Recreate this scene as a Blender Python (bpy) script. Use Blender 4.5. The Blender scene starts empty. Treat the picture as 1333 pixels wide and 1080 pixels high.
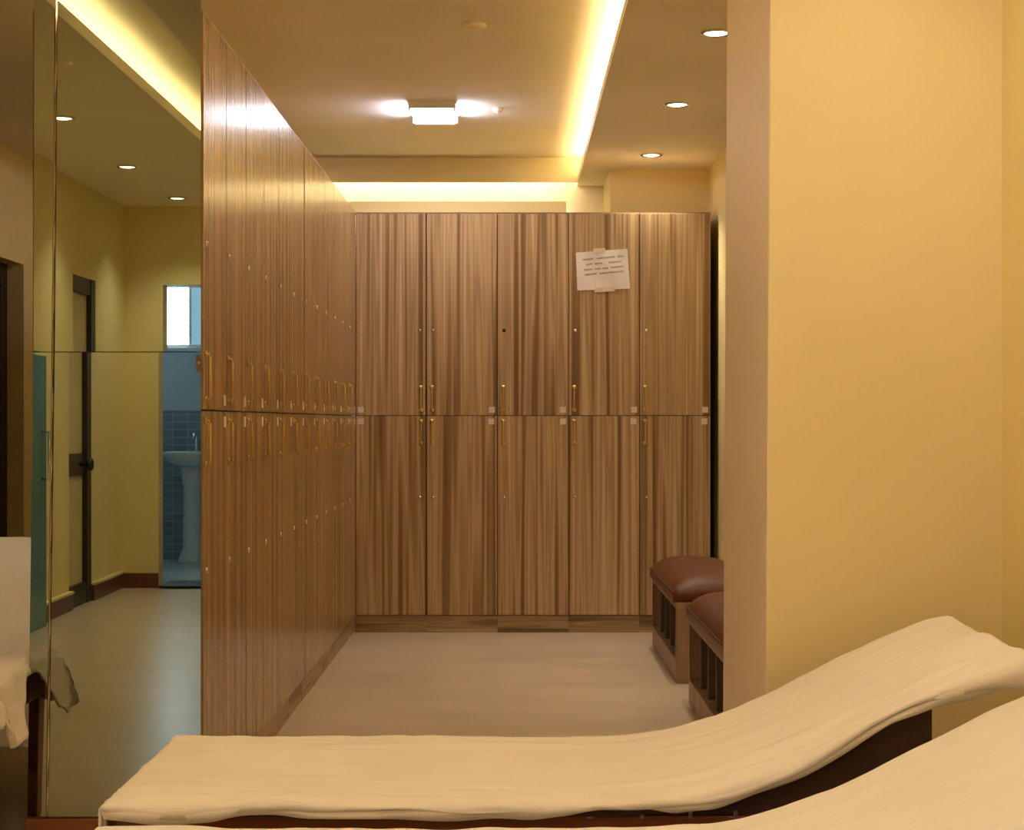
import bpy, bmesh, math, random
from mathutils import Vector, Matrix, noise
random.seed(7)
S = bpy.context.scene
COL = S.collection
PI = math.pi

# ------------------------------------------------------------------ camera, world, exposure
FPX = 2245.0
H = 1.15
cam_d = bpy.data.cameras.new('camera')
cam_d.sensor_width = 36.0
cam_d.lens = FPX / 1333.0 * 36.0
cam_d.shift_y = 8.0 / 1333.0
cam_d.clip_start = 0.05
cam = bpy.data.objects.new('camera', cam_d)
COL.objects.link(cam)
cam.location = (0, 0, H)
cam.rotation_euler = (PI / 2, 0, 0)
S.camera = cam

W = bpy.data.worlds.new('world')
S.world = W
W.use_nodes = True
W.node_tree.nodes['Background'].inputs[0].default_value = (0.75, 0.85, 1.0, 1)
W.node_tree.nodes['Background'].inputs[1].default_value = 0.3
vs = S.view_settings
vs.view_transform = 'Standard'
vs.look = 'None'
vs.gamma = 1.0
vs.use_curve_mapping = False
vs.exposure = 0.17
S.cycles.max_bounces = 14
S.cycles.diffuse_bounces = 8
S.cycles.glossy_bounces = 6

WARM = (1.0, 0.83, 0.53)
WARM2 = (1.0, 0.88, 0.64)
P_COVE_R = 36.0
P_COVE_L = 30.0
P_COVE_F = 3.6
P_PANEL = 2.4
P_DOWN = 11.0
P_NEAR_FILL = 5.2  # power of the added warm fill lamps over the near room


def area(name, loc, rot, sx, sy, power, col):
    l = bpy.data.lights.new(name, 'AREA')
    l.shape = 'RECTANGLE'
    l.size = sx
    l.size_y = sy
    l.energy = power
    l.color = col
    o = bpy.data.objects.new(name, l)
    COL.objects.link(o)
    o.location = loc
    o.rotation_euler = rot
    return o


# ------------------------------------------------------------------ materials
def new_mat(name):
    m = bpy.data.materials.new(name)
    m.use_nodes = True
    nt = m.node_tree
    b = nt.nodes['Principled BSDF']
    return m, nt, b


def plain(name, col, rough=0.5, metal=0.0, bump=0.0, bscale=60.0, coat=0.0, spec=0.5):
    m, nt, b = new_mat(name)
    b.inputs['Base Color'].default_value = (*col, 1)
    b.inputs['Roughness'].default_value = rough
    b.inputs['Metallic'].default_value = metal
    b.inputs['Coat Weight'].default_value = coat
    b.inputs['Specular IOR Level'].default_value = spec
    if bump > 0:
        tc = nt.nodes.new('ShaderNodeTexCoord')
        n = nt.nodes.new('ShaderNodeTexNoise')
        n.inputs['Scale'].default_value = bscale
        n.inputs['Detail'].default_value = 4
        bp = nt.nodes.new('ShaderNodeBump')
        bp.inputs['Strength'].default_value = bump
        bp.inputs['Distance'].default_value = 0.01
        nt.links.new(tc.outputs['Object'], n.inputs['Vector'])
        nt.links.new(n.outputs['Fac'], bp.inputs['Height'])
        nt.links.new(bp.outputs['Normal'], b.inputs['Normal'])
    return m


def painted(name, col, var=0.06, rough=0.6, scale=1.3, bump=0.05):
    """wall paint: soft cloudy colour variation and a fine roller texture"""
    m, nt, b = new_mat(name)
    tc = nt.nodes.new('ShaderNodeTexCoord')
    n = nt.nodes.new('ShaderNodeTexNoise')
    n.inputs['Scale'].default_value = scale
    n.inputs['Detail'].default_value = 3
    r = nt.nodes.new('ShaderNodeValToRGB')
    e = r.color_ramp.elements
    e[0].position = 0.3
    e[1].position = 0.7
    e[0].color = (*[c * (1 - var) for c in col], 1)
    e[1].color = (*[min(1, c * (1 + var)) for c in col], 1)
    n2 = nt.nodes.new('ShaderNodeTexNoise')
    n2.inputs['Scale'].default_value = 90
    n2.inputs['Detail'].default_value = 3
    bp = nt.nodes.new('ShaderNodeBump')
    bp.inputs['Strength'].default_value = bump
    bp.inputs['Distance'].default_value = 0.005
    nt.links.new(tc.outputs['Object'], n.inputs['Vector'])
    nt.links.new(tc.outputs['Object'], n2.inputs['Vector'])
    nt.links.new(n.outputs['Fac'], r.inputs['Fac'])
    nt.links.new(r.outputs['Color'], b.inputs['Base Color'])
    nt.links.new(n2.outputs['Fac'], bp.inputs['Height'])
    nt.links.new(bp.outputs['Normal'], b.inputs['Normal'])
    b.inputs['Roughness'].default_value = rough
    return m


def wood(name, cols, scale=22.0, stretch=0.035, rough=0.3, coat=0.0, rand=True, axis='Z', pos=None, fine=0.18, relief=0.06):
    """striped laminate: bands run along `axis`, differ per object"""
    m, nt, b = new_mat(name)
    N = nt.nodes
    L = nt.links
    tc = N.new('ShaderNodeTexCoord')
    mp = N.new('ShaderNodeMapping')
    sc = [1.0, 1.0, 1.0]
    sc['XYZ'.index(axis)] = stretch
    mp.inputs['Scale'].default_value = sc
    L.new(tc.outputs['Object'], mp.inputs['Vector'])
    vec = mp.outputs['Vector']
    if rand:
        oi = N.new('ShaderNodeObjectInfo')
        mu = N.new('ShaderNodeMath')
        mu.operation = 'MULTIPLY'
        mu.inputs[1].default_value = 37.0
        L.new(oi.outputs['Random'], mu.inputs[0])
        ad = N.new('ShaderNodeVectorMath')
        ad.operation = 'ADD'
        L.new(vec, ad.inputs[0])
        L.new(mu.outputs[0], ad.inputs[1])
        vec = ad.outputs[0]
    n1 = N.new('ShaderNodeTexNoise')
    n1.inputs['Scale'].default_value = scale
    n1.inputs['Detail'].default_value = 1.2
    n1.inputs['Distortion'].default_value = 0.35
    n2 = N.new('ShaderNodeTexNoise')
    n2.inputs['Scale'].default_value = scale * 5
    n2.inputs['Detail'].default_value = 3.0
    L.new(vec, n1.inputs['Vector'])
    L.new(vec, n2.inputs['Vector'])
    mx = N.new('ShaderNodeMix')
    mx.inputs[0].default_value = fine
    L.new(n1.outputs['Fac'], mx.inputs[2])
    L.new(n2.outputs['Fac'], mx.inputs[3])
    r = N.new('ShaderNodeValToRGB')
    e = r.color_ramp.elements
    pos = pos or [0.36, 0.45, 0.51, 0.57, 0.66]
    while len(e) < len(cols):
        e.new(0.5)
    for i, c in enumerate(cols):
        e[i].position = pos[i]
        e[i].color = (*c, 1)
    L.new(mx.outputs[0], r.inputs['Fac'])
    L.new(r.outputs['Color'], b.inputs['Base Color'])
    bp = N.new('ShaderNodeBump')
    bp.inputs['Strength'].default_value = relief
    bp.inputs['Distance'].default_value = 0.003
    L.new(mx.outputs[0], bp.inputs['Height'])
    L.new(bp.outputs['Normal'], b.inputs['Normal'])
    b.inputs['Roughness'].default_value = rough
    b.inputs['Coat Weight'].default_value = coat
    b.inputs['Coat Roughness'].default_value = 0.12
    return m


def emit(name, col, strength):
    m, nt, b = new_mat(name)
    b.inputs['Base Color'].default_value = (*col, 1)
    b.inputs['Emission Color'].default_value = (*col, 1)
    b.inputs['Emission Strength'].default_value = strength
    return m


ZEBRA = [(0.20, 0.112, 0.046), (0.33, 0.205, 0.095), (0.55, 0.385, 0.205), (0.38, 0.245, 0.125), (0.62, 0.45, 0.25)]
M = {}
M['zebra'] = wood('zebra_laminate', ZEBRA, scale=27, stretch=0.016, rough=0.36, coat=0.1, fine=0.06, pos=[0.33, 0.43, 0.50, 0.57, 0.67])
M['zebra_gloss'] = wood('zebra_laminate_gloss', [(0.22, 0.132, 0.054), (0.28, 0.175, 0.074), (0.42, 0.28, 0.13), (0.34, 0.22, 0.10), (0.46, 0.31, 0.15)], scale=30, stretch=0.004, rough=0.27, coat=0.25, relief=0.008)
M['zebra_h'] = wood('zebra_laminate_horizontal', [tuple(c * 0.8 for c in q) for q in ZEBRA], scale=21, rough=0.4, axis='X')
M['dark_core'] = plain('dark_locker_edge', (0.05, 0.028, 0.015), 0.6)
M['wall'] = painted('yellow_cream_paint', (0.82, 0.69, 0.34), 0.03, 0.55)
M['pillar'] = painted('pillar_paint', (0.80, 0.66, 0.36), 0.03, 0.5)
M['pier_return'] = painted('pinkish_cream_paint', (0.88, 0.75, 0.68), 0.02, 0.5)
M['ceil'] = painted('ceiling_paint', (0.93, 0.86, 0.68), 0.04, 0.7, bump=0.08)
M['fascia'] = painted('cove_paint', (0.86, 0.76, 0.54), 0.02, 0.6)
M['pinkish'] = painted('pale_beam_paint', (0.80, 0.70, 0.58), 0.02, 0.6)
M['brass'] = plain('polished_brass', (0.78, 0.56, 0.18), 0.32, 1.0)
M['brass_dull'] = plain('tarnished_brass', (0.60, 0.42, 0.13), 0.35, 1.0)
M['chrome'] = plain('chrome', (0.75, 0.72, 0.68), 0.12, 1.0)
M['steel'] = plain('grey_steel', (0.5, 0.48, 0.45), 0.3, 1.0)
M['sticker'] = plain('pale_sticker', (0.78, 0.70, 0.62), 0.6)
M['keyhole'] = plain('black_keyhole', (0.01, 0.008, 0.006), 0.5)
M['paper'] = plain('notice_paper', (0.86, 0.80, 0.74), 0.7, bump=0.15, bscale=25)
M['tape'] = plain('clear_tape', (0.80, 0.68, 0.50), 0.25)
M['ink'] = plain('faded_ink', (0.33, 0.22, 0.15), 0.7)
M['leather'] = plain('brown_leather', (0.125, 0.035, 0.010), 0.45, spec=0.35, bump=0.12, bscale=70)
M['bench_wood'] = wood('bench_wood', [(0.20, 0.12, 0.06), (0.26, 0.16, 0.085), (0.32, 0.2, 0.11), (0.3, 0.185, 0.1), (0.36, 0.235, 0.135)], scale=18, rough=0.4)
M['bench_dark'] = plain('bench_dark_panel', (0.10, 0.062, 0.035), 0.5)
M['red_wood'] = wood('reddish_brown_wood', [(0.14, 0.04, 0.014), (0.2, 0.06, 0.02), (0.27, 0.085, 0.028), (0.24, 0.075, 0.025), (0.31, 0.1, 0.035)], scale=24, rough=0.35, axis='X')
M['dark_pad'] = plain('dark_brown_pad', (0.06, 0.026, 0.014), 0.6, bump=0.3, bscale=30)
M['skirting'] = plain('reddish_brown_skirting', (0.13, 0.05, 0.028), 0.35)
M['dark_door'] = plain('dark_brown_door', (0.035, 0.022, 0.012), 0.4)
M['beige_door'] = plain('beige_door', (0.62, 0.52, 0.28), 0.5)
M['lockplate'] = plain('bronze_lock_plate', (0.16, 0.10, 0.07), 0.4, 0.6)
M['black'] = plain('black_metal', (0.012, 0.012, 0.012), 0.4)
M['white_plastic'] = plain('white_plastic', (0.82, 0.78, 0.68), 0.4)
M['ceramic'] = plain('white_ceramic', (0.78, 0.82, 0.85), 0.12)
M['fixture'] = plain('light_fixture_grey', (0.82, 0.82, 0.88), 0.4)
M['diffuser'] = emit('cool_white_diffuser', (0.90, 0.90, 1.0), 9.0)
M['warm_fill_diffuser'] = emit('warm_fill_diffuser', (1.0, 0.80, 0.5), 6.0)  # only for the two added, unseen warm fixtures
M['lens'] = emit('warm_lamp_lens', (1.0, 0.86, 0.55), 9.0)
M['led'] = emit('warm_led_strip', (1.0, 0.78, 0.42), 14.0)
M['led_soft'] = emit('warm_led_strip_low', (1.0, 0.80, 0.48), 4.0)
M['window_glow'] = emit('daylit_frosted_pane', (0.74, 0.88, 1.0), 34.0)
M['window_blue'] = emit('blue_frosted_pane', (0.45, 0.68, 0.9), 0.9)  # blue half of the bathroom window, weakly emissive
M['bath_wall'] = painted('bathroom_pale_wall', (0.62, 0.72, 0.80), 0.04, 0.4)


def sheet_mat():
    m, nt, b = new_mat('white_cotton_sheet')
    N, L = nt.nodes, nt.links
    tc = N.new('ShaderNodeTexCoord')
    n = N.new('ShaderNodeTexNoise')
    n.inputs['Scale'].default_value = 3.0
    n.inputs['Detail'].default_value = 4
    r = N.new('ShaderNodeValToRGB')
    r.color_ramp.elements[0].position = 0.3
    r.color_ramp.elements[1].position = 0.7
    r.color_ramp.elements[0].color = (0.80, 0.735, 0.68, 1)
    r.color_ramp.elements[1].color = (0.87, 0.81, 0.77, 1)
    mp = N.new('ShaderNodeMapping')
    mp.inputs['Scale'].default_value = (1.0, 4.0, 1.0)
    n2 = N.new('ShaderNodeTexNoise')
    n2.inputs['Scale'].default_value = 9.0
    n2.inputs['Detail'].default_value = 5
    bp = N.new('ShaderNodeBump')
    bp.inputs['Strength'].default_value = 0.25
    bp.inputs['Distance'].default_value = 0.012
    n3 = N.new('ShaderNodeTexNoise')
    n3.inputs['Scale'].default_value = 420.0
    bp2 = N.new('ShaderNodeBump')
    bp2.inputs['Strength'].default_value = 0.12
    bp2.inputs['Distance'].default_value = 0.002
    L.new(tc.outputs['Object'], n.inputs['Vector'])
    L.new(tc.outputs['Object'], mp.inputs['Vector'])
    L.new(mp.outputs['Vector'], n2.inputs['Vector'])
    L.new(tc.outputs['Object'], n3.inputs['Vector'])
    L.new(n.outputs['Fac'], r.inputs['Fac'])
    L.new(r.outputs['Color'], b.inputs['Base Color'])
    L.new(n2.outputs['Fac'], bp.inputs['Height'])
    L.new(n3.outputs['Fac'], bp2.inputs['Height'])
    L.new(bp.outputs['Normal'], bp2.inputs['Normal'])
    L.new(bp2.outputs['Normal'], b.inputs['Normal'])
    b.inputs['Roughness'].default_value = 0.85
    b.inputs['Sheen Weight'].default_value = 0.15
    return m


M['sheet'] = sheet_mat()


def floor_mat(name, c0, c1, rough):
    """glossy stone-look floor with long soft veins"""
    m, nt, b = new_mat(name)
    N, L = nt.nodes, nt.links
    tc = N.new('ShaderNodeTexCoord')
    mp = N.new('ShaderNodeMapping')
    mp.inputs['Scale'].default_value = (0.8, 2.6, 1)
    mp.inputs['Rotation'].default_value = (0, 0, 0.25)
    n = N.new('ShaderNodeTexNoise')
    n.inputs['Scale'].default_value = 1.6
    n.inputs['Detail'].default_value = 5
    n.inputs['Distortion'].default_value = 0.8
    r = N.new('ShaderNodeValToRGB')
    r.color_ramp.elements[0].position = 0.32
    r.color_ramp.elements[1].position = 0.68
    r.color_ramp.elements[0].color = (*c0, 1)
    r.color_ramp.elements[1].color = (*c1, 1)
    L.new(tc.outputs['Object'], mp.inputs['Vector'])
    L.new(mp.outputs['Vector'], n.inputs['Vector'])
    L.new(n.outputs['Fac'], r.inputs['Fac'])
    L.new(r.outputs['Color'], b.inputs['Base Color'])
    mr = N.new('ShaderNodeMapRange')
    mr.inputs['To Min'].default_value = rough * 0.8
    mr.inputs['To Max'].default_value = rough * 1.3
    L.new(n.outputs['Fac'], mr.inputs['Value'])
    L.new(mr.outputs['Result'], b.inputs['Roughness'])
    return m


M['floor'] = floor_mat('pale_polished_floor', (0.52, 0.42, 0.31), (0.62, 0.51, 0.39), 0.30)
M['bath_floor'] = floor_mat('bathroom_floor', (0.50, 0.58, 0.66), (0.60, 0.68, 0.75), 0.2)


def mirror_mat(name, tint, rough=0.0):
    m, nt, b = new_mat(name)
    b.inputs['Base Color'].default_value = (*tint, 1)
    b.inputs['Metallic'].default_value = 1.0
    b.inputs['Roughness'].default_value = rough
    return m


M['mirror'] = mirror_mat('aged_mirror_glass', (0.375, 0.425, 0.375))


def tile_mat():
    m, nt, b = new_mat('blue_grey_wall_tile')
    N, L = nt.nodes, nt.links
    tc = N.new('ShaderNodeTexCoord')
    mp = N.new('ShaderNodeMapping')
    mp.inputs['Rotation'].default_value = (PI / 2, 0, 0)
    br = N.new('ShaderNodeTexBrick')
    br.offset = 0.0
    br.inputs['Scale'].default_value = 4.0
    br.inputs['Color1'].default_value = (0.20, 0.27, 0.33, 1)
    br.inputs['Color2'].default_value = (0.30, 0.38, 0.43, 1)
    br.inputs['Mortar'].default_value = (0.42, 0.48, 0.52, 1)
    br.inputs['Mortar Size'].default_value = 0.02
    L.new(tc.outputs['Object'], mp.inputs['Vector'])
    L.new(mp.outputs['Vector'], br.inputs['Vector'])
    L.new(br.outputs['Color'], b.inputs['Base Color'])
    b.inputs['Roughness'].default_value = 0.2
    return m


M['bath_tile'] = tile_mat()


def glass_mat():
    m, nt, b = new_mat('teal_frosted_glass')
    b.inputs['Base Color'].default_value = (0.16, 0.36, 0.34, 1)
    b.inputs['Roughness'].default_value = 0.25
    b.inputs['Transmission Weight'].default_value = 0.35
    return m


M['teal_glass'] = glass_mat()


# ------------------------------------------------------------------ mesh helpers
def box_bm(bm, x0, x1, y0, y1, z0, z1):
    v = [bm.verts.new(p) for p in ((x0, y0, z0), (x1, y0, z0), (x1, y1, z0), (x0, y1, z0),
                                   (x0, y0, z1), (x1, y0, z1), (x1, y1, z1), (x0, y1, z1))]
    fs = []
    for q in ((0, 3, 2, 1), (4, 5, 6, 7), (0, 1, 5, 4), (1, 2, 6, 5), (2, 3, 7, 6), (3, 0, 4, 7)):
        fs.append(bm.faces.new([v[i] for i in q]))
    return v, fs


def tube_bm(bm, pts, r, seg=10, cap=True):
    pts = [Vector(p) for p in pts]
    rings = []
    for i, p in enumerate(pts):
        a = pts[max(i - 1, 0)]
        c = pts[min(i + 1, len(pts) - 1)]
        d = (c - a).normalized()
        u = d.cross(Vector((0.13, 0.31, 0.94)))
        if u.length < 1e-3:
            u = d.cross(Vector((1, 0, 0)))
        u.normalize()
        w = d.cross(u).normalized()
        rr = r[i] if isinstance(r, (list, tuple)) else r
        rings.append([bm.verts.new(p + (u * math.cos(2 * PI * k / seg) + w * math.sin(2 * PI * k / seg)) * rr) for k in range(seg)])
    for a, c in zip(rings[:-1], rings[1:]):
        for k in range(seg):
            bm.faces.new((a[k], a[(k + 1) % seg], c[(k + 1) % seg], c[k]))
    if cap:
        bm.faces.new(rings[0][::-1])
        bm.faces.new(rings[-1])


def lathe_bm(bm, prof, seg=28, center=(0, 0, 0), axis='Z'):
    """prof = list of (r, h); revolves about the axis through center"""
    c = Vector(center)
    rings = []
    for r, h in prof:
        ring = []
        for k in range(seg):
            a = 2 * PI * k / seg
            if axis == 'Z':
                p = Vector((r * math.cos(a), r * math.sin(a), h))
            else:
                p = Vector((r * math.cos(a), h, r * math.sin(a)))
            ring.append(bm.verts.new(c + p))
        rings.append(ring)
    for a, b in zip(rings[:-1], rings[1:]):
        for k in range(seg):
            bm.faces.new((a[k], a[(k + 1) % seg], b[(k + 1) % seg], b[k]))
    if prof[0][0] > 1e-6:
        bm.faces.new(rings[0][::-1])
    if prof[-1][0] > 1e-6:
        bm.faces.new(rings[-1])


def obj(name, bm, mat, parent=None, bevel=0.0, smooth=False, segs=2):
    bmesh.ops.remove_doubles(bm, verts=bm.verts, dist=1e-6)
    bmesh.ops.recalc_face_normals(bm, faces=bm.faces)
    me = bpy.data.meshes.new(name)
    bm.to_mesh(me)
    bm.free()
    mats = mat if isinstance(mat, (list, tuple)) else [mat]
    for q in mats:
        me.materials.append(q)
    if smooth:
        for p in me.polygons:
            p.use_smooth = True
    o = bpy.data.objects.new(name, me)
    COL.objects.link(o)
    if parent:
        o.parent = parent
    if bevel > 0:
        b = o.modifiers.new('bevel', 'BEVEL')
        b.width = bevel
        b.segments = segs
        b.limit_method = 'ANGLE'
        b.angle_limit = 0.6
    return o


def box(name, x0, x1, y0, y1, z0, z1, mat, parent=None, bevel=0.0):
    bm = bmesh.new()
    box_bm(bm, x0, x1, y0, y1, z0, z1)
    return obj(name, bm, mat, parent, bevel)


def boxes(name, lst, mat, parent=None, bevel=0.0):
    bm = bmesh.new()
    for b in lst:
        box_bm(bm, *b)
    return obj(name, bm, mat, parent, bevel)


def tag(o, label=None, cat=None, group=None, kind=None):
    if label:
        o['label'] = label
    if cat:
        o['category'] = cat
    if group:
        o['group'] = group
    if kind:
        o['kind'] = kind
    return o


def thing(name, label, cat, loc=(0, 0, 0), rotz=0.0, group=None):
    o = bpy.data.objects.new(name, None)
    COL.objects.link(o)
    o.location = loc
    o.rotation_euler = (0, 0, rotz)
    o.empty_display_size = 0.1
    return tag(o, label, cat, group)


def struct(o, label=None):
    o['kind'] = 'structure'
    if label:
        o['label'] = label
    return o


def dup(root, loc, rotz, label):
    def rec(o, parent):
        c = o.copy()
        COL.objects.link(c)
        c.parent = parent
        for ch in list(o.children):
            rec(ch, c)
        return c
    r = rec(root, None)
    r.location = loc
    r.rotation_euler = (0, 0, rotz)
    r['label'] = label
    return r


# ------------------------------------------------------------------ the room
ZS, ZC = 2.596, 2.745            # soffit and raised ceiling
XL, XR = -2.65, 1.08             # left wall, right wall of the near part
YB, YF = -2.30, 10.60            # wall behind the camera, wall behind the lockers
YM = 4.76                        # near end of the left locker bank (mirror)
XB = -0.852                      # front of the left locker bank
YL = 9.38                        # front of the far lockers
FAR_W = 0.3865
LEFT_W = (YL - YM) / 12.0

struct(box('floor', XL - 0.2, 1.4, YB - 0.0, YF + 0.2, -0.1, 0, M['floor']))
struct(box('ceiling', XL - 0.2, 1.4, YB - 0.2, YF + 0.2, ZC, ZC + 0.1, M['ceil']))


def wall_y(name, x0, x1, y0, y1, z1, holes, mat):
    """wall along y with openings (ya, yb, zb, zt)"""
    lst = []
    y = y0
    for ya, yb, zb, zt in sorted(holes):
        lst.append((x0, x1, y, ya, 0, z1))
        if zb > 0:
            lst.append((x0, x1, ya, yb, 0, zb))
        lst.append((x0, x1, ya, yb, zt, z1))
        y = yb
    lst.append((x0, x1, y, y1, 0, z1))
    return struct(boxes(name, lst, mat))


D2 = (-1.46, -0.92)      # beige door in the left wall behind the camera
D3 = (8.28, 9.36)        # dark door of the passage behind the lockers
wall_y('wall_left', XL - 0.2, XL, YB - 0.2, YF, ZC, [(D2[0], D2[1], 0, 2.02), (D3[0], D3[1], 0, 2.0)], M['wall'])
# wall behind the camera with the bathroom doorway
DW = (-2.386, -1.55, 2.06)
struct(boxes('wall_back', [(XL, DW[0], YB - 0.15, YB, 0, ZC), (DW[0], DW[1], YB - 0.15, YB, DW[2], ZC),
                           (DW[1], 1.4, YB - 0.15, YB, 0, ZC)], M['wall']))
struct(box('wall_right', XR, XR + 0.3, YB, 3.80, 0, ZC, M['wall']))
struct(box('wall_far', XL, 0.564, YF, YF + 0.15, 0, ZC, M['fascia']))
struct(box('wall_far_pier', 0.564, 1.4, 9.90, YF + 0.15, 0, ZC, M['wall']))
struct(box('wall_right_far', 1.124, 1.4, 4.5, 9.90, 0, ZC, M['wall']))
# projecting pier on the right, slightly out of plumb
bm = bmesh.new()
v, _ = box_bm(bm, 0.566, 1.4, 3.80, 4.50, 0, ZC)
for q in v:
    if q.co.x < 1.0:
        q.co.x += -0.010 if q.co.z < 1 else 0.006
    if q.co.x < 1.0 and q.co.y > 4:
        q.co.x -= 0.008
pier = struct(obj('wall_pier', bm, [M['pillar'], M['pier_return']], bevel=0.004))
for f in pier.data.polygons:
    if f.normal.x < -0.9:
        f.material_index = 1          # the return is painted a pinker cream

# soffits (dropped ceiling) with a low lip that hides the light strips
struct(boxes('ceiling_soffit', [(0.40, 1.4, YB, YF, ZS, ZS + 0.02), (0.40, 0.412, YB, YF, ZS + 0.02, ZS + 0.045)], M['ceil']))
struct(boxes('ceiling_soffit_left', [(XL, -1.62, YB, YF, ZS, ZS + 0.02), (-1.632, -1.62, YB, YF, ZS + 0.02, ZS + 0.05)], M['ceil']))
struct(box('trim_1', -1.62, 0.40, 10.44, 10.46, ZS, ZC, M['fascia']))
struct(box('trim_2', -1.36, -0.55, YB, 3.6, ZC - 0.05, ZC, M['pinkish']))
# plaster ledge over the far lockers (hides the back light strip)
struct(box('trim_3', -1.30, 0.297, 9.45, 9.53, 2.287, 2.354, M['wall']))

# skirting
bb = [(XL, XL + 0.025, YB, D2[0], 0, 0.10), (XL, XL + 0.025, D2[1], D3[0], 0, 0.10), (XL, XL + 0.025, D3[1], YF, 0, 0.10)]
struct(boxes('baseboard_left', bb, M['skirting']))
struct(boxes('baseboard_left_cap', [(a, b + 0.008, c, d, 0.10, 0.115) for a, b, c, d, e, f in bb], M['wall']))
struct(boxes('baseboard_back', [(XL, DW[0], YB, YB + 0.02, 0, 0.10), (DW[1], XR, YB, YB + 0.02, 0, 0.10)], M['skirting']))

# dark door of the passage
d = box('door_1', XL - 0.19, XL - 0.15, D3[0], D3[1], 0, 2.0, M['dark_door'])
struct(d)
boxes('door_frame', [(XL - 0.15, XL - 0.09, D3[1] - 0.12, D3[1], 0, 2.0), (XL - 0.15, XL - 0.09, D3[0], D3[0] + 0.06, 0, 2.0),
                     (XL - 0.15, XL - 0.09, D3[0] + 0.06, D3[1] - 0.12, 1.93, 2.0)], M['dark_door'], d)
bm = bmesh.new()
tube_bm(bm, [(XL - 0.15, D3[1] - 0.2, 1.0), (XL - 0.10, D3[1] - 0.2, 1.0), (XL - 0.10, D3[1] - 0.32, 1.0)], 0.011)
obj('door_handle', bm, M['black'], d, smooth=True)
# beige door behind the camera (seen in the mirror)
d = box('door_2', XL - 0.065, XL - 0.025, D2[0], D2[1], 0, 2.02, M['beige_door'])
struct(d)
boxes('door_frame', [(XL - 0.025, XL + 0.006, D2[0] + 0.0, D2[0] + 0.11, 0, 2.02), (XL - 0.025, XL + 0.002, D2[0] + 0.11, D2[1], 1.92, 2.02),
                     (XL - 0.025, XL + 0.002, D2[0] + 0.11, D2[1], 0, 0.13)], M['dark_door'], d)
box('lock_plate', XL - 0.025, XL - 0.017, D2[0] + 0.115, D2[1] - 0.02, 0.80, 0.94, M['lockplate'], d)
bm = bmesh.new()
lathe_bm(bm, [(0.012, 0.0), (0.012, 0.04), (0.034, 0.05), (0.04, 0.065), (0.034, 0.08), (0.0, 0.088)], 16)
for q in bm.verts:
    q.co = Vector((XL - 0.017 + q.co.z, D2[0] + 0.20 + q.co.x, 0.87 + q.co.y))
obj('door_knob', bm, M['black'], d, smooth=True)

# ------------------------------------------------------------------ bathroom behind the doorway (seen in the mirror)
BX0, BX1, BY0 = -3.3, -1.1, -4.7
struct(box('floor_bathroom', BX0, BX1, BY0, YB, -0.1, 0.005, M['bath_floor']))
struct(box('ceiling_bathroom', BX0 - 0.1, BX1 + 0.1, BY0 - 0.1, YB - 0.15, 2.6, 2.7, M['bath_wall']))
WN = (-2.98, -2.50, 1.72, 2.25)
struct(boxes('wall_bathroom', [(BX0, WN[0], BY0 - 0.1, BY0, 0, 2.6), (WN[1], BX1, BY0 - 0.1, BY0, 0, 2.6),
                               (WN[0], WN[1], BY0 - 0.1, BY0, 0, WN[2]), (WN[0], WN[1], BY0 - 0.1, BY0, WN[3], 2.6),
                               (BX0 - 0.1, BX0, BY0, YB - 0.15, 0, 2.6), (BX1, BX1 + 0.1, BY0, YB - 0.15, 0, 2.6)], M['bath_wall']))
struct(boxes('trim_4', [(BX0, BX1, BY0, BY0 + 0.012, 0.005, 1.22), (BX0, BX0 + 0.012, BY0 + 0.012, YB - 0.15, 0.005, 1.22),
                        (BX1 - 0.012, BX1, BY0 + 0.012, YB - 0.15, 0.005, 1.22)], M['bath_tile']))
w = boxes('window_1', [(WN[0], WN[1], BY0 - 0.07, BY0 - 0.03, WN[2], WN[2] + 0.03), (WN[0], WN[1], BY0 - 0.07, BY0 - 0.03, WN[3] - 0.03, WN[3]),
                       (WN[0], WN[0] + 0.03, BY0 - 0.07, BY0 - 0.03, WN[2] + 0.03, WN[3] - 0.03),
                       (WN[1] - 0.03, WN[1], BY0 - 0.07, BY0 - 0.03, WN[2] + 0.03, WN[3] - 0.03),
                       (-2.665, -2.645, BY0 - 0.07, BY0 - 0.03, WN[2] + 0.03, WN[3] - 0.03)], M['white_plastic'])
struct(w)
box('window_pane', WN[0] + 0.03, -2.665, BY0 - 0.055, BY0 - 0.045, WN[2] + 0.03, WN[3] - 0.03, M['window_glow'], w)
box('window_pane', -2.645, WN[1] - 0.03, BY0 - 0.055, BY0 - 0.045, WN[2] + 0.03, WN[3] - 0.03, M['window_blue'], w)

t = thing('pedestal_sink', 'white ceramic pedestal sink in the blue bathroom, seen in the mirror', 'sink', (-2.52, -4.3, 0.005))
bm = bmesh.new()
lathe_bm(bm, [(0.0, 0.78), (0.10, 0.76), (0.20, 0.80), (0.245, 0.86), (0.25, 0.885), (0.23, 0.885), (0.19, 0.82), (0.05, 0.79), (0.0, 0.79)], 28)
obj('basin', bm, M['ceramic'], t, smooth=True)
bm = bmesh.new()
lathe_bm(bm, [(0.12, 0.0), (0.11, 0.03), (0.075, 0.12), (0.07, 0.6), (0.10, 0.768)], 20)
obj('pedestal', bm, M['ceramic'], t, smooth=True)
bm = bmesh.new()
tube_bm(bm, [(0, -0.2, 0.87), (0, -0.2, 1.0), (0, -0.16, 1.03), (0, -0.08, 1.02), (0, -0.06, 0.99)], 0.012)
obj('tap', bm, M['chrome'], t, smooth=True)
m_ = box('door_mat', -2.37, -1.6, -2.62, -2.22, 0.006, 0.02, M['black'], bevel=0.004)
tag(m_, 'dark door mat on the bathroom threshold, seen in the mirror', 'mat')

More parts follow.
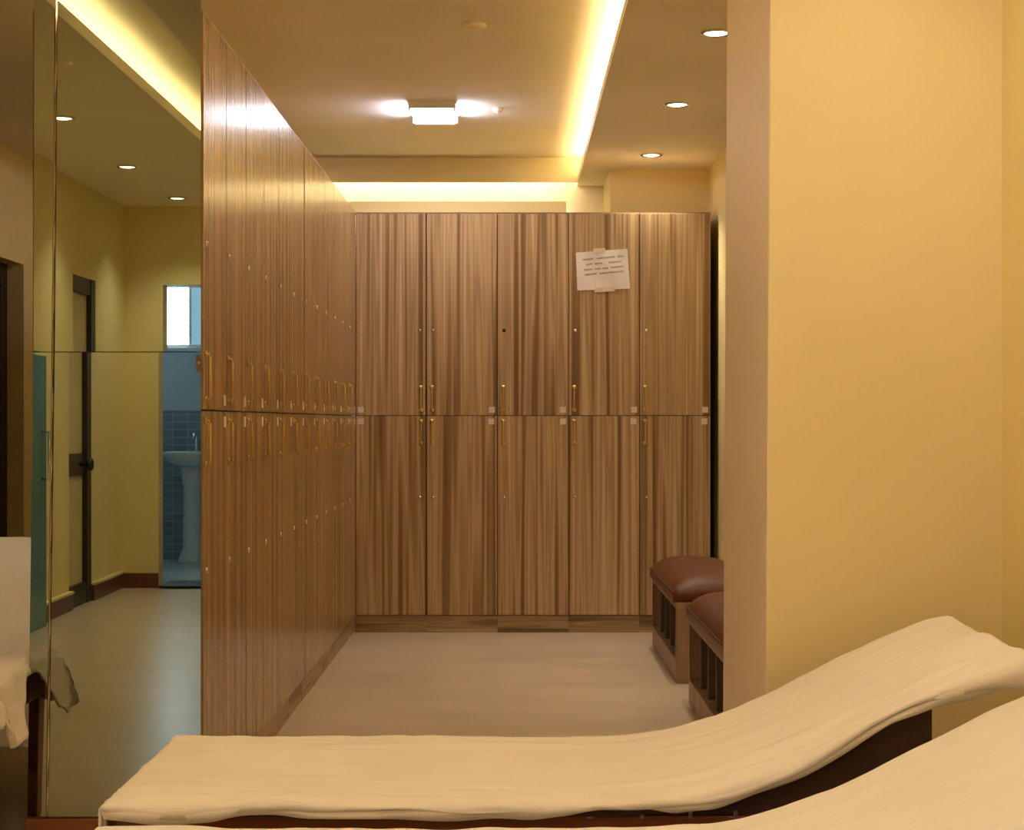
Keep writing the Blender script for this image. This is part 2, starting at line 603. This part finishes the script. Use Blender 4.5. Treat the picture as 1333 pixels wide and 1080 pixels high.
t = thing('light_switch', 'small pale light switch on the yellow wall, seen in the mirror', 'switch', (XL, -0.56, 1.34))
box('switch_plate', 0, 0.010, -0.045, 0.045, -0.06, 0.06, M['white_plastic'], t, 0.003)
box('rocker', 0.010, 0.016, -0.018, 0.018, -0.025, 0.025, M['white_plastic'], t, 0.002)

t = thing('glass_door_leaf', 'teal glass door leaf with bar handle against the left wall, seen in the mirror', 'glass door', (XL + 0.05, -0.10, 0.0))
box('glass', 0.0, 0.012, 0.0, 0.60, 0.0, 1.50, M['teal_glass'], t, 0.002)
bm = bmesh.new()
tube_bm(bm, [(0.012, 0.10, 1.08), (0.055, 0.10, 1.08), (0.055, 0.10, 0.82), (0.012, 0.10, 0.82)], 0.009)
obj('handle', bm, M['chrome'], t, smooth=True)

# ------------------------------------------------------------------ lights of the room, with added fill lights
area('cove_light_right', (0.455, 4.4, ZS + 0.03), (PI, 0.5, 0), 0.03, 11.9, P_COVE_R, WARM)
area('cove_light_left', (-1.68, 4.0, ZS + 0.03), (PI, -0.5, 0), 0.03, 12.4, P_COVE_L, WARM)
area('cove_light_far', (-0.45, 10.485, 2.70), (math.radians(40), 0, 0), 1.6, 0.03, P_COVE_F, (1.0, 0.90, 0.68))


area('cove_light_far_low', (-0.45, 10.515, 2.385), (math.radians(100), 0, 0), 1.6, 0.03, 1.7, (1.0, 0.84, 0.56))


def led(name, a, b, label, mat='led'):
    bm = bmesh.new()
    x0, x1 = min(a[0], b[0]), max(a[0], b[0])
    y0, y1 = min(a[1], b[1]), max(a[1], b[1])
    box_bm(bm, x0, x1, y0, y1, a[2], a[2] + 0.006)
    return tag(obj(name, bm, M[mat]), label, 'light strip')


led('light_strip', (0.43, YB + 0.1, ZS + 0.021), (0.442, YF - 0.2, 0), 'warm light strip glowing behind the right ceiling cove lip')
led('light_strip', (-1.662, YB + 0.1, ZS + 0.021), (-1.65, YF - 0.2, 0), 'warm light strip glowing in the left ceiling cove, seen in the mirror')
led('light_strip', (-1.25, 10.462, 2.705), (0.35, 10.472, 0), 'warm light strip hidden behind the far cove board above the lockers', 'led_soft')


def make_downlight(loc, label):
    t = thing('downlight', label, 'downlight', loc, 0, 'recessed downlights')
    bm = bmesh.new()
    lathe_bm(bm, [(0.046, -0.0005), (0.046, -0.006), (0.056, -0.008), (0.062, -0.004), (0.062, -0.0005)], 28)
    obj('trim_ring', bm, M['chrome'], t, smooth=True)
    bm = bmesh.new()
    lathe_bm(bm, [(0.0, -0.008), (0.03, -0.007), (0.045, -0.003), (0.045, -0.0005)], 24)
    obj('lens', bm, M['lens'], t, smooth=True)
    return t


def down_lamp(x, y, power, col=WARM2, size=1.9):
    l = bpy.data.lights.new('downlight_lamp', 'SPOT')
    l.energy = power * 4
    l.color = col
    l.spot_size = size
    l.spot_blend = 1.0
    l.shadow_soft_size = 0.05
    o = bpy.data.objects.new('downlight_lamp', l)
    COL.objects.link(o)
    o.location = (x, y, ZS - 0.03)


DL = [(0.756, 9.36, 'downlight farthest back in the right soffit, near the far wall'),
      (0.754, 7.87, 'middle downlight of the three in the right soffit'),
      (0.760, 6.42, 'downlight nearest the yellow pier in the right soffit'),
      (-2.20, -1.85, 'downlight near the bathroom doorway, seen in the mirror'),
      (-2.21, -0.42, 'downlight in the mirror, second from the bathroom doorway'),
      (-2.16, 1.20, 'downlight at the mirror joint strip, seen in the mirror'),
      (0.79, 3.12, 'added fill downlight over the nearest lounger, outside the picture'),  # added, unseen: brightens the pier and the sheets
      (0.756, 0.9, 'added fill downlight over the viewpoint, outside the picture'),  # added, unseen: more fill for the near room
      (-2.2, 6.0, 'added fill downlight over the passage lounger, outside the picture')]  # added, unseen: brightens the passage wall
first = None
for x, y, lab in DL:
    if first is None:
        first = make_downlight((x, y, ZS), lab)
    else:
        dup(first, (x, y, ZS), 0, lab)
    down_lamp(x, y, P_DOWN * {6.0: 0.6, 3.12: 0.52}.get(y, 1.0), size=2.75 if y == 3.12 else 1.9)

# square ceiling light with cool white diffuser
t = thing('ceiling_light', 'square cool white surface light glowing on the raised ceiling', 'ceiling light', (-0.40, 8.81, ZC))
box('base_plate', -0.122, 0.122, -0.205, 0.205, -0.008, -0.0005, M['fixture'], t)
bm = bmesh.new()
v, _ = box_bm(bm, -0.112, 0.112, -0.192, 0.192, -0.048, -0.008)
for q in v:
    if q.co.z < -0.03:
        q.co.x *= 0.94
        q.co.y *= 0.96
obj('diffuser', bm, M['diffuser'], t, 0.006)
boxes('end_band', [(-0.118, 0.118, -0.206, -0.196, -0.034, -0.008)], M['fixture'], t)
boxes('end_band', [(-0.118, 0.118, 0.196, 0.206, -0.028, -0.008)], M['fixture'], t)
for sx in (-1, 1):
    for sy in (-1, 1):
        box('clip', sx * 0.113 - 0.004, sx * 0.113 + 0.004, sy * 0.186 - 0.012, sy * 0.186 + 0.012, -0.044, -0.01, M['steel'], t)
for sx in (-1, 1):
    area('panel_lamp', (-0.40 + sx * 0.128, 8.81, ZC - 0.030), (0, -sx * 1.75, 0), 0.03, 0.36, P_PANEL * 0.8, (0.70, 0.70, 1.0))
area('panel_lamp', (-0.40, 8.81, ZC - 0.054), (0, 0, 0), 0.2, 0.36, P_PANEL * 1.0, (0.80, 0.80, 1.0))

panel = t
for yy, lab in ((0.2, 'added square warm fill light behind the viewpoint, outside the picture'), (2.5, 'added square warm fill light above the loungers, outside the picture')):  # two added, unseen fixtures that brighten the near room
    w_ = dup(panel, (-0.40, yy, ZC), 0, lab)
    for ch in w_.children:
        if ch.name.startswith('diffuser'):
            ch.data = ch.data.copy()
            ch.data.materials[0] = M['warm_fill_diffuser']
    area('near_fill_lamp', (-0.40, yy, ZC - 0.056), (0, 0, 0), 0.22, 0.38, P_NEAR_FILL, WARM2)  # fill lamp under each added fixture

for nm, x, y, r, lab in (('smoke_detector', -0.15, 6.93, 0.048, 'larger round flat detector on the raised ceiling'),
                         ('ceiling_sensor', -0.072, 8.80, 0.026, 'small round disc on the ceiling right of the square light')):
    t = thing(nm, lab, 'detector', (x, y, ZC))
    bm = bmesh.new()
    lathe_bm(bm, [(r, -0.0005), (r, -0.010), (r * 0.9, -0.016), (r * 0.5, -0.018), (0, -0.018)], 24)
    obj('cover', bm, M['ceil'], t, smooth=True)
    bm = bmesh.new()
    lathe_bm(bm, [(r * 0.3, -0.018), (r * 0.28, -0.024), (0, -0.025)], 16)
    obj('cap', bm, M['ceil'], t, smooth=True)


# ------------------------------------------------------------------ lockers
def handle_bm(z0, z1, hr):
    bm = bmesh.new()
    yo = -0.014
    pts = [(0, 0, z0), (0, yo * 0.8, z0), (0, yo, z0 + 0.008), (0, yo, z1 - 0.008), (0, yo * 0.8, z1), (0, 0, z1)]
    tube_bm(bm, pts, hr, 8)
    for z in (z0, z1):
        box_bm(bm, -0.010, 0.010, -0.004, 0, z - 0.009, z + 0.009)
    return bm


def make_locker(w, mat, side, name, label, group, gap=0.002, empty_hole=False, sticker_dx=0.0, brass=None, hr=0.0042):
    """origin: floor, middle of the front; front faces -y.  side=-1: handles at local left"""
    t = thing(name, label, 'locker', (0, 0, 0), 0, group)
    h = w / 2
    box('carcass', -h + 0.0005, h - 0.0005, 0.0205, 0.47, 0.094, 2.28, M['dark_core'], t)
    box('plinth', -h + 0.0005, h - 0.0005, 0.012, 0.46, 0.0, 0.093, M['zebra_h'], t)
    box('top_panel', -h + 0.0005, h - 0.0005, 0.004, 0.47, 2.2805, 2.286, M['zebra_h'], t)
    for k, (z0, z1) in enumerate(((1.182, 2.278), (0.097, 1.178))):
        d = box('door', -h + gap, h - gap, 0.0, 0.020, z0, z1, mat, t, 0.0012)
        hx = side * (h - 0.030)
        hb = handle_bm(1.210, 1.336, hr) if k == 0 else handle_bm(1.030, 1.152, hr)
        for q in hb.verts:
            q.co.x += hx
        obj('handle', hb, brass or M['brass'], d, smooth=True)
        lz = 1.643 if k == 0 else 0.735
        lx = side * (h - 0.036)
        bm = bmesh.new()
        if empty_hole and k == 0:
            lathe_bm(bm, [(0.010, -0.0012), (0.010, 0.0)], 16, (lx, 0, lz), 'Y')
            obj('lock_hole', bm, M['keyhole'], d)
        else:
            lathe_bm(bm, [(0.0, -0.007), (0.006, -0.007), (0.009, -0.004), (0.010, 0.0)], 16, (lx, 0, lz), 'Y')
            obj('lock', bm, M['chrome'], d, smooth=True)
        sx = -side * (h - 0.030 - sticker_dx * k)
        sz = 1.212 if k == 0 else 1.148
        box('number_sticker', sx - 0.016, sx + 0.016, -0.0012, 0.0, sz - 0.016, sz + 0.016, M['sticker'], d)
    return t


ORD = ['first', 'second', 'third', 'fourth', 'fifth']
far = []
fx0 = XB
xs = [fx0 + FAR_W * (i + 0.5) for i in range(5)]
l1 = make_locker(FAR_W, M['zebra'], 1, 'locker', 'leftmost locker column of the far bank, in the corner, handles on its right', 'far bank of lockers', gap=0.0045)
l1.location = (xs[0], YL, 0)
l2 = make_locker(FAR_W, M['zebra'], -1, 'locker', 'second locker column from the left in the far bank', 'far bank of lockers', sticker_dx=0.004)
l2.location = (xs[1], YL, 0)
l3 = make_locker(FAR_W, M['zebra'], -1, 'locker', 'middle locker column of the far bank, with an empty black lock hole', 'far bank of lockers', empty_hole=True)
l3.location = (xs[2], YL, 0)
dup(l2, (xs[3], YL, 0), 0, 'locker column of the far bank with the paper notice taped to its door')
dup(l2, (xs[4], YL, 0), 0, 'rightmost locker column of the far bank, behind the brown bench')

LO = ['first', 'second', 'third', 'fourth', 'fifth', 'sixth', 'seventh', 'eighth', 'ninth', 'tenth', 'eleventh', 'twelfth']
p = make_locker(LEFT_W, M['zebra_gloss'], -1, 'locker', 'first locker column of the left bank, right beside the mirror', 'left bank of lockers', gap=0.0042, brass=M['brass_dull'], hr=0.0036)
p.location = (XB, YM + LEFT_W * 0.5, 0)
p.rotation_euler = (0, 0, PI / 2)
for i in range(1, 12):
    lab = '%s locker column from the mirror in the glossy left bank' % LO[i]
    if i == 11:
        lab = 'last locker column of the glossy left bank, in the far corner'
    dup(p, (XB + (0.0015 if i >= 6 else 0.0), YM + LEFT_W * (i + 0.5), 0), PI / 2, lab)

# notice taped to the fourth far locker
t = thing('paper_notice', 'handwritten paper notice taped to a far locker door', 'notice', ((785 - 667) / FPX * YL, YL - 0.0025, 1.15 + (548 - 351.5) / FPX * YL))
t.rotation_euler = (0, -0.055, 0)
pw, ph = 0.142, 0.106
bm = bmesh.new()
NX, NZ = 16, 12
gv = [[None] * (NZ + 1) for _ in range(NX + 1)]
for i in range(NX + 1):
    for j in range(NZ + 1):
        u, q = i / NX * 2 - 1, j / NZ * 2 - 1
        curl = -0.006 * max(0, abs(u) - 0.6) ** 1.5 * (1 if q < 0.2 else 0.3) - 0.0012 * (1 + math.sin(5 * u + 2 * q))
        gv[i][j] = bm.verts.new((u * pw * (1 + 0.012 * -q), curl, q * ph + 0.003 * u * q))
for i in range(NX):
    for j in range(NZ):
        bm.faces.new((gv[i][j], gv[i + 1][j], gv[i + 1][j + 1], gv[i][j + 1]))
obj('sheet_of_paper', bm, M['paper'], t, smooth=True)
for nm, x0, x1, zc in (('tape', -0.045, 0.02, ph + 0.001), ('tape', -0.05, 0.06, -ph - 0.001)):
    bm = bmesh.new()
    box_bm(bm, x0, x1, -0.0042, -0.0034, zc - 0.012, zc + 0.012)
    obj(nm, bm, M['tape'], t)
bm = bmesh.new()
rr = random.Random(3)
LINES = [(0.064, [(-0.105, -0.05), (-0.028, 0.008), (0.012, 0.07), (0.082, 0.118)]),
         (0.036, [(-0.088, -0.055), (-0.04, 0.0), (0.035, 0.105)]),
         (0.008, [(-0.102, -0.055), (-0.042, -0.01), (0.0, 0.03), (0.045, 0.112)]),
         (-0.018, [(-0.100, -0.035), (-0.018, 0.112)])]
for z, words in LINES:
    for a, b in words:
        n = max(4, int((b - a) / 0.0028))
        last = None
        for k in range(n + 1):
            x = a + (b - a) * k / n
            zz = z + 0.0085 * (1 if k % 2 else -0.55) * rr.uniform(0.35, 1.0) + 0.04 * x
            pcur = Vector((x, -0.0042, zz))
            if last is not None:
                dv = (pcur - last)
                nv = Vector((-dv.z, 0, dv.x)).normalized() * 0.0009
                q = [bm.verts.new(c) for c in (last - nv, pcur - nv, pcur + nv, last + nv)]
                bm.faces.new(q)
            last = pcur
wr = obj('handwriting', bm, M['ink'], t)
wr['kind'] = 'stuff'

# ------------------------------------------------------------------ mirror panels on the end of the left locker bank
YG = YM - 0.016


def mirror_panel(name, quad, label, tilt=(0, 0)):
    """quad: (x, z) corners anticlockwise; a thin glass panel facing -y"""
    cx = sum(q[0] for q in quad) / 4
    cz = sum(q[1] for q in quad) / 4
    bm = bmesh.new()
    f = [bm.verts.new((x - cx, 0.0, z - cz)) for x, z in quad]
    b = [bm.verts.new((x - cx, 0.006, z - cz)) for x, z in quad]
    bm.faces.new(f)
    bm.faces.new(b[::-1])
    for k in range(4):
        bm.faces.new((f[k], b[k], b[(k + 1) % 4], f[(k + 1) % 4]))
    o = obj(name, bm, M['mirror'])
    o.location = (cx, YG, cz)
    o.rotation_euler = (tilt[0], 0, tilt[1])
    return tag(o, label, 'mirror', 'mirror panels on the locker bank end')


def px(xi, yi, dd):
    return ((xi - 667) / FPX * dd, H + (548 - yi) / FPX * dd)


zs_ = px(0, 458, YG)[1]
zt_, zb_ = 2.32, 0.062
xr_ = XB - 0.004
sx_top, sx_mid, sx_bot = px(73, 0, YG)[0], px(69, 458, YG)[0], px(61, 1062, YG)[0]
lx_top, lx_bot = px(45, 0, YG)[0], px(36, 1062, YG)[0]
g_ = 0.0012
mirror_panel('mirror', [(sx_mid + 0.006, zs_ + g_), (xr_, zs_ + g_), (xr_, zt_), (sx_top + 0.006, zt_)],
             'wide upper mirror panel on the end of the left locker bank', (0.0016, 0.0))
mirror_panel('mirror', [(sx_bot + 0.006, zb_), (xr_, zb_), (xr_, zs_ - g_), (sx_mid + 0.006, zs_ - g_)],
             'wide lower mirror panel on the end of the left locker bank', (0.0009, 0.0020))
mirror_panel('mirror', [(lx_top - 0.002, zs_ + g_), (sx_mid - 0.002, zs_ + g_), (sx_top - 0.002, zt_), (lx_top, zt_)],
             'narrow upper mirror strip left of the chrome joint', (0.0030, -0.004))
mirror_panel('mirror', [(lx_bot, zb_), (sx_bot - 0.002, zb_), (sx_mid - 0.002, zs_ - g_), (lx_top - 0.002, zs_ - g_)],
             'narrow lower mirror strip left of the chrome joint, reflecting teal glass', (0.0012, 0.0))
bm = bmesh.new()
n = 40
lastq = None
for k in range(n + 1):
    f = k / n
    x = sx_bot + (sx_top - sx_bot) * f + 0.0022
    z = zb_ + (zt_ - zb_) * f
    wv = 0.003 + 0.0006 * math.sin(k * 2.3)
    q = [bm.verts.new((x - wv, YG - 0.001, z)), bm.verts.new((x, YG - 0.005, z)), bm.verts.new((x + wv, YG - 0.001, z))]
    if lastq:
        bm.faces.new((lastq[0], lastq[1], q[1], q[0]))
        bm.faces.new((lastq[1], lastq[2], q[2], q[1]))
    lastq = q
o = obj('joint_strip', bm, M['chrome'])
tag(o, 'thin chrome joint strip running up between the mirror panels', 'strip')
t = tag(box('mirror_skirting', lx_bot - 0.004, XB - 0.002, YM - 0.028, YM - 0.002, 0.0, 0.058, M['red_wood'], bevel=0.003),
        'low brown skirting board under the mirror', 'skirting board')
t = thing('mirror_clip', 'small brown clip holding the mirror edge beside the first locker', 'clip', (XB - 0.008, YG, 1.31))
box('clip_plate', -0.008, 0.006, -0.006, -0.0005, -0.022, 0.022, M['lockplate'], t, 0.002)
bm = bmesh.new()
lathe_bm(bm, [(0.004, -0.0062), (0.003, -0.009), (0.0, -0.0095)], 10, (0, 0, 0), 'Y')
obj('screw', bm, M['steel'], t)


# ------------------------------------------------------------------ benches
def make_bench(label):
    """front faces -x (origin: floor, front edge, near end); length along +y"""
    t = thing('bench', label, 'bench', (0, 0, 0), 0, 'brown cushioned benches')
    Lb, Wb = 1.29, 0.385
    top = 0.355
    box('plinth', 0.0, Wb, 0.0, Lb, 0.0, 0.10, M['bench_wood'], t, 0.003)
    for y0 in (0.0, Lb - 0.024):
        box('end_panel', 0.0, Wb, y0, y0 + 0.024, 0.1005, top - 0.0305, M['bench_wood'], t, 0.002)
    box('top_rail', 0.0, Wb, 0.0, Lb, top - 0.03, top, M['bench_wood'], t, 0.003)
    box('back_panel', 0.08, 0.09, 0.0245, Lb - 0.0245, 0.1005, top - 0.0305, M['bench_dark'], t)
    for k in range(1, 5):
        y = Lb * k / 5
        box('divider', 0.02, 0.0795, y - 0.012, y + 0.012, 0.1005, top - 0.0305, M['bench_dark'], t, 0.002)
    # cushion: rounded pad with a crowned top
    bm = bmesh.new()
    nx, ny = 16, 40
    gx = [-0.012 + (Wb + 0.012) * i / nx for i in range(nx + 1)]
    gy = [0.006 + (Lb - 0.012) * j / ny for j in range(ny + 1)]
    tv = []
    for i, x in enumerate(gx):
        row = []
        for j, y in enumerate(gy):
            u = (x - gx[0]) / (gx[-1] - gx[0]) * 2 - 1
            q = (y - gy[0]) / (gy[-1] - gy[0]) * 2 - 1
            cr = (1 - abs(u) ** 3.0) ** 0.6 * (1 - abs(q) ** 9) ** 0.6
            z = top + 0.045 + 0.075 * cr + 0.004 * noise.noise(Vector((x * 6, y * 6, 1)))
            row.append(bm.verts.new((x, y, z)))
        tv.append(row)
    for i in range(nx):
        for j in range(ny):
            bm.faces.new((tv[i][j], tv[i + 1][j], tv[i + 1][j + 1], tv[i][j + 1]))
    ed = ([tv[i][0] for i in range(nx + 1)] + [tv[nx][j] for j in range(1, ny + 1)] +
          [tv[i][ny] for i in range(nx - 1, -1, -1)] + [tv[0][j] for j in range(ny - 1, 0, -1)])
    lo = [bm.verts.new((v.co.x, v.co.y, top + 0.001)) for v in ed]
    m = len(ed)
    for k in range(m):
        bm.faces.new((ed[k], lo[k], lo[(k + 1) % m], ed[(k + 1) % m]))
    bm.faces.new(lo)
    c = obj('cushion', bm, M['leather'], t, smooth=True)
    bm = bmesh.new()
    tube_bm(bm, [(-0.013, y, top + 0.044) for y in (0.01, 0.4, 0.8, Lb - 0.01)], 0.004, 6)
    obj('piping', bm, M['leather'], c, smooth=True)
    return t


b1 = make_bench('brown leather cushioned bench farther back, against the far lockers')
b1.location = (0.720, 7.56, 0)
dup(b1, (0.720, 5.74, 0), 0, 'nearer brown leather cushioned bench, half hidden by the yellow pier')


# ------------------------------------------------------------------ loungers
PROF = [(-0.1, 0.487), (0.0, 0.487), (0.5, 0.486), (0.85, 0.487), (0.95, 0.492), (1.03, 0.503), (1.13, 0.533), (1.237, 0.576),
        (1.32, 0.620), (1.40, 0.660), (1.50, 0.706), (1.56, 0.729), (1.60, 0.738), (1.70, 0.75)]


def prof(x):
    for i in range(1, len(PROF) - 2):
        if PROF[i][0] <= x <= PROF[i + 1][0]:
            x0, z0 = PROF[i - 1]
            x1, z1 = PROF[i]
            x2, z2 = PROF[i + 1]
            x3, z3 = PROF[i + 2]
            tt = (x - x1) / (x2 - x1)
            m1 = (z2 - z0) / (x2 - x0) * (x2 - x1)
            m2 = (z3 - z1) / (x3 - x1) * (x2 - x1)
            return ((2 * tt ** 3 - 3 * tt ** 2 + 1) * z1 + (tt ** 3 - 2 * tt ** 2 + tt) * m1 +
                    (-2 * tt ** 3 + 3 * tt ** 2) * z2 + (tt ** 3 - tt ** 2) * m2)
    return PROF[0][1] if x < 0 else 0.76


LW, LL = 0.60, 1.60


def over(e, r):
    if e <= 0:
        return 0.0, 0.0
    a = min(e / r, PI / 2)
    return r * math.sin(a), r * (1 - math.cos(a)) + max(0, e - r * PI / 2)


def sheet_mesh(name, parent, seed, hang0, hang1, hfoot, hhead, lift=0.0, flare=0.0, amp=1.0, nx=150, ny=64, inset=0.0):
    """hang0(s): overhang on the side y=0; hang1 on the side y=LW"""
    bm = bmesh.new()
    r = 0.020 - inset
    rows = []
    for i in range(nx + 1):
        row = []
        for j in range(ny + 1):
            # parameter with more resolution at the borders
            fi = i / nx
            fj = j / ny
            s_core = -hfoot + (LL + hfoot + hhead) * fi
            a0 = hang0(min(max(s_core, 0), LL))
            a1 = hang1(min(max(s_core, 0), LL))
            t_core = -a0 + (LW + a0 + a1) * fj
            nz = noise.noise(Vector((s_core * 2.2, t_core * 3.0, seed)))
            # length
            if s_core < 0:
                hx, dx = over(-s_core, r)
                x = -hx
            elif s_core > LL:
                hx, dx = over(s_core - LL, r * 1.6)
                x = LL + hx
            else:
                x, dx = s_core, 0.0
            if t_core < 0:
                hy, dy = over(-t_core, r)
                y = -hy - flare * dy * (0.7 + 0.5 * noise.noise(Vector((s_core * 14, 0.3, seed))))
            elif t_core > LW:
                hy, dy = over(t_core - LW, r)
                y = LW + hy + flare * dy
            else:
                y, dy = t_core, 0.0
            z = prof(min(max(x, 0), LL)) + lift - max(dx, dy) + 0.25 * min(dx, dy)
            # soft wrinkles: long ones parallel to the length, busier towards the near border
            edge = max(0.0, 1 - max(t_core, 0) / 0.16)
            edge2 = max(0.0, 1 - max(LW - t_core, 0) / 0.10)
            headw = max(0.0, (s_core - 1.25) / 0.35)
            wv = 0.004 * nz + 0.011 * (edge + 0.4 * edge2) * noise.noise(Vector((s_core * 5, t_core * 32, seed + 3)))
            wv += 0.004 * (edge + edge2) * noise.noise(Vector((s_core * 13 + 3 * nz, t_core * 60, seed + 7)))
            wv += 0.012 * headw * edge * noise.noise(Vector((s_core * 9 + t_core * 14, t_core * 26 - s_core * 9, seed + 5)))
            wv += 0.006 * max(0, noise.noise(Vector((s_core * 1.6, t_core * 11, seed + 9)))) ** 1.5 * 2
            z += wv * amp
            if dy > 0:
                y += 0.005 * noise.noise(Vector((s_core * 11, seed, 0.5))) * min(1, dy / 0.03)
            row.append(bm.verts.new((x + inset * 0.3, y, z)))
        rows.append(row)
    for i in range(nx):
        for j in range(ny):
            bm.faces.new((rows[i][j], rows[i + 1][j], rows[i + 1][j + 1], rows[i][j + 1]))
    o = obj(name, bm, M['sheet'], parent, smooth=True)
    sm = o.modifiers.new('thickness', 'SOLIDIFY')
    sm.thickness = 0.005
    sm.offset = 1.0
    return o


def strip_bm(y0, y1, x0, x1, up, dn, n=30):
    """bar following the lounge profile between heights prof-dn and prof-up"""
    bm = bmesh.new()
    last = None
    for k in range(n + 1):
        x = x0 + (x1 - x0) * k / n
        z = prof(min(max(x, 0), LL))
        ring = [bm.verts.new(c) for c in ((x, y0, z - dn), (x, y1, z - dn), (x, y1, z - up), (x, y0, z - up))]
        if last:
            for q in range(4):
                bm.faces.new((last[q], ring[q], ring[(q + 1) % 4], last[(q + 1) % 4]))
        else:
            bm.faces.new(ring[::-1])
        last = ring
    bm.faces.new(last)
    return bm


def make_lounger(label, group):
    t = thing('lounger', label, 'lounger', (0, 0, 0), 0, group)
    obj('pad', strip_bm(0.004, LW - 0.004, 0.0, LL, 0.018, 0.030, 60), M['dark_pad'], t, smooth=False)
    for y0 in (0.015, LW - 0.045):
        # straight lower rail and a curved cheek that carries the raised back
        box('side_rail', 0.0, 1.30, y0, y0 + 0.03, 0.352, 0.4555, M['red_wood'], t, 0.003)
        bm = bmesh.new()
        last = None
        for k in range(25):
            x = 0.95 + (1.44 - 0.95) * k / 24
            zt = prof(x) - 0.0305
            zb = max(0.4575, zt - 0.165)
            zb = min(zb, zt - 0.003)
            ring = [bm.verts.new(c) for c in ((x, y0 + 0.004, zb), (x, y0 + 0.026, zb), (x, y0 + 0.026, zt), (x, y0 + 0.004, zt))]
            if last:
                for q in range(4):
                    bm.faces.new((last[q], ring[q], ring[(q + 1) % 4], last[(q + 1) % 4]))
            else:
                bm.faces.new(ring[::-1])
            last = ring
        bm.faces.new(last)
        obj('back_cheek', bm, M['dark_pad'], t)
    box('end_rail', 0.0, 0.03, 0.0455, LW - 0.0455, 0.352, 0.4555, M['red_wood'], t, 0.003)
    box('end_rail', 1.27, 1.30, 0.0455, LW - 0.0455, 0.352, 0.4555, M['red_wood'], t, 0.003)
    for k in range(7):
        x = 0.10 + k * 0.15
        box('slat', x, x + 0.07, 0.0455, LW - 0.0455, 0.430, 0.452, M['red_wood'], t, 0.002)
    for x in (0.0, 1.235):
        for y in (0.015, LW - 0.080):
            bm = bmesh.new()
            v, _ = box_bm(bm, x, x + 0.065, y, y + 0.065, 0.0, 0.3515)
            for q in v:
                if q.co.z < 0.1:
                    q.co.x += (x + 0.0325 - q.co.x) * 0.25
                    q.co.y += (y + 0.0325 - q.co.y) * 0.25
            obj('leg', bm, M['red_wood'], t, 0.004)
    for k, x in enumerate((0.83, 0.925, 1.01, 1.09)):
        box('bracket', x, x + (0.014 if k == 0 else 0.007), 0.010, 0.0145, 0.452, 0.466, M['steel'], t)
    bm = bmesh.new()
    for y in (0.10, LW - 0.10):
        tube_bm(bm, [(1.33, y, prof(1.33) - 0.033), (1.20, y, 0.36)], 0.011, 8)
    tube_bm(bm, [(1.20, 0.10, 0.36), (1.20, LW - 0.10, 0.36)], 0.011, 8)
    obj('back_prop', bm, M['steel'], t, smooth=True)
    return t


GL = 'reddish brown loungers under white sheets'
GS = 'white sheets on the loungers'
la = make_lounger('reddish brown lounger farther of the two in front, raised back at right', GL)
la.location = (-0.70, 3.02, 0)
lb = dup(la, (-0.66, 2.187, 0), 0, 'lounger nearest the viewpoint, cut by the bottom of the picture')
YP = 4.44
lc = dup(la, (-1.352, YP, 0), PI / 2, 'lounger at the left edge in the passage, foot end by the mirror')


def hn(seed, base, var):
    return lambda s: base + var * noise.noise(Vector((s * 4.5, seed, 0))) + 0.4 * var * noise.noise(Vector((s * 15, seed, 4)))


o = sheet_mesh('bed_sheet', None, 1.0, lambda s: 0.031 + 0.009 * noise.noise(Vector((s * 4, 1, 0))) - 0.014 * max(0, 1 - abs(s - 0.75) / 0.3) - 0.014 * max(0, 1 - abs(s - 1.36) / 0.12) + 0.035 * max(0, (s - 1.46) / 0.14),
               hn(2, 0.05, 0.015), 0.075, 0.07)
o.location = la.location
tag(o, 'white sheet spread over the farther front lounger', 'sheet', GS)
u = sheet_mesh('folded_hem', o, 6.0, lambda s: 0.033 + 0.012 * noise.noise(Vector((s * 6, 3, 0))) - 0.012 * max(0, 1 - abs(s - 0.75) / 0.3) - 0.012 * max(0, 1 - abs(s - 1.36) / 0.15), hn(8, 0.05, 0.01), 0.085, 0.06, lift=-0.0062, inset=0.006)
o = sheet_mesh('bed_sheet', None, 21.0, hn(11, 0.05, 0.012), hn(12, 0.045, 0.012), 0.07, 0.07)
o.location = lb.location
tag(o, 'white sheet spread over the nearest lounger at the bottom of the picture', 'sheet', GS)


def hang_c(s):
    f = max(0.0, 1 - s / 0.26)
    return 0.035 + 0.15 * min(1.0, f * 1.6) + 0.02 * noise.noise(Vector((s * 16, 5, 0))) * min(1, f * 3)


o = sheet_mesh('bed_sheet', None, 41.0, hang_c, hn(15, 0.06, 0.02), 0.17, 0.06, flare=0.36, amp=1.6)
o.location = lc.location
o.rotation_euler = (0, 0, PI / 2)
tag(o, 'white sheet hanging off the lounger at the left edge beside the mirror', 'sheet', GS)
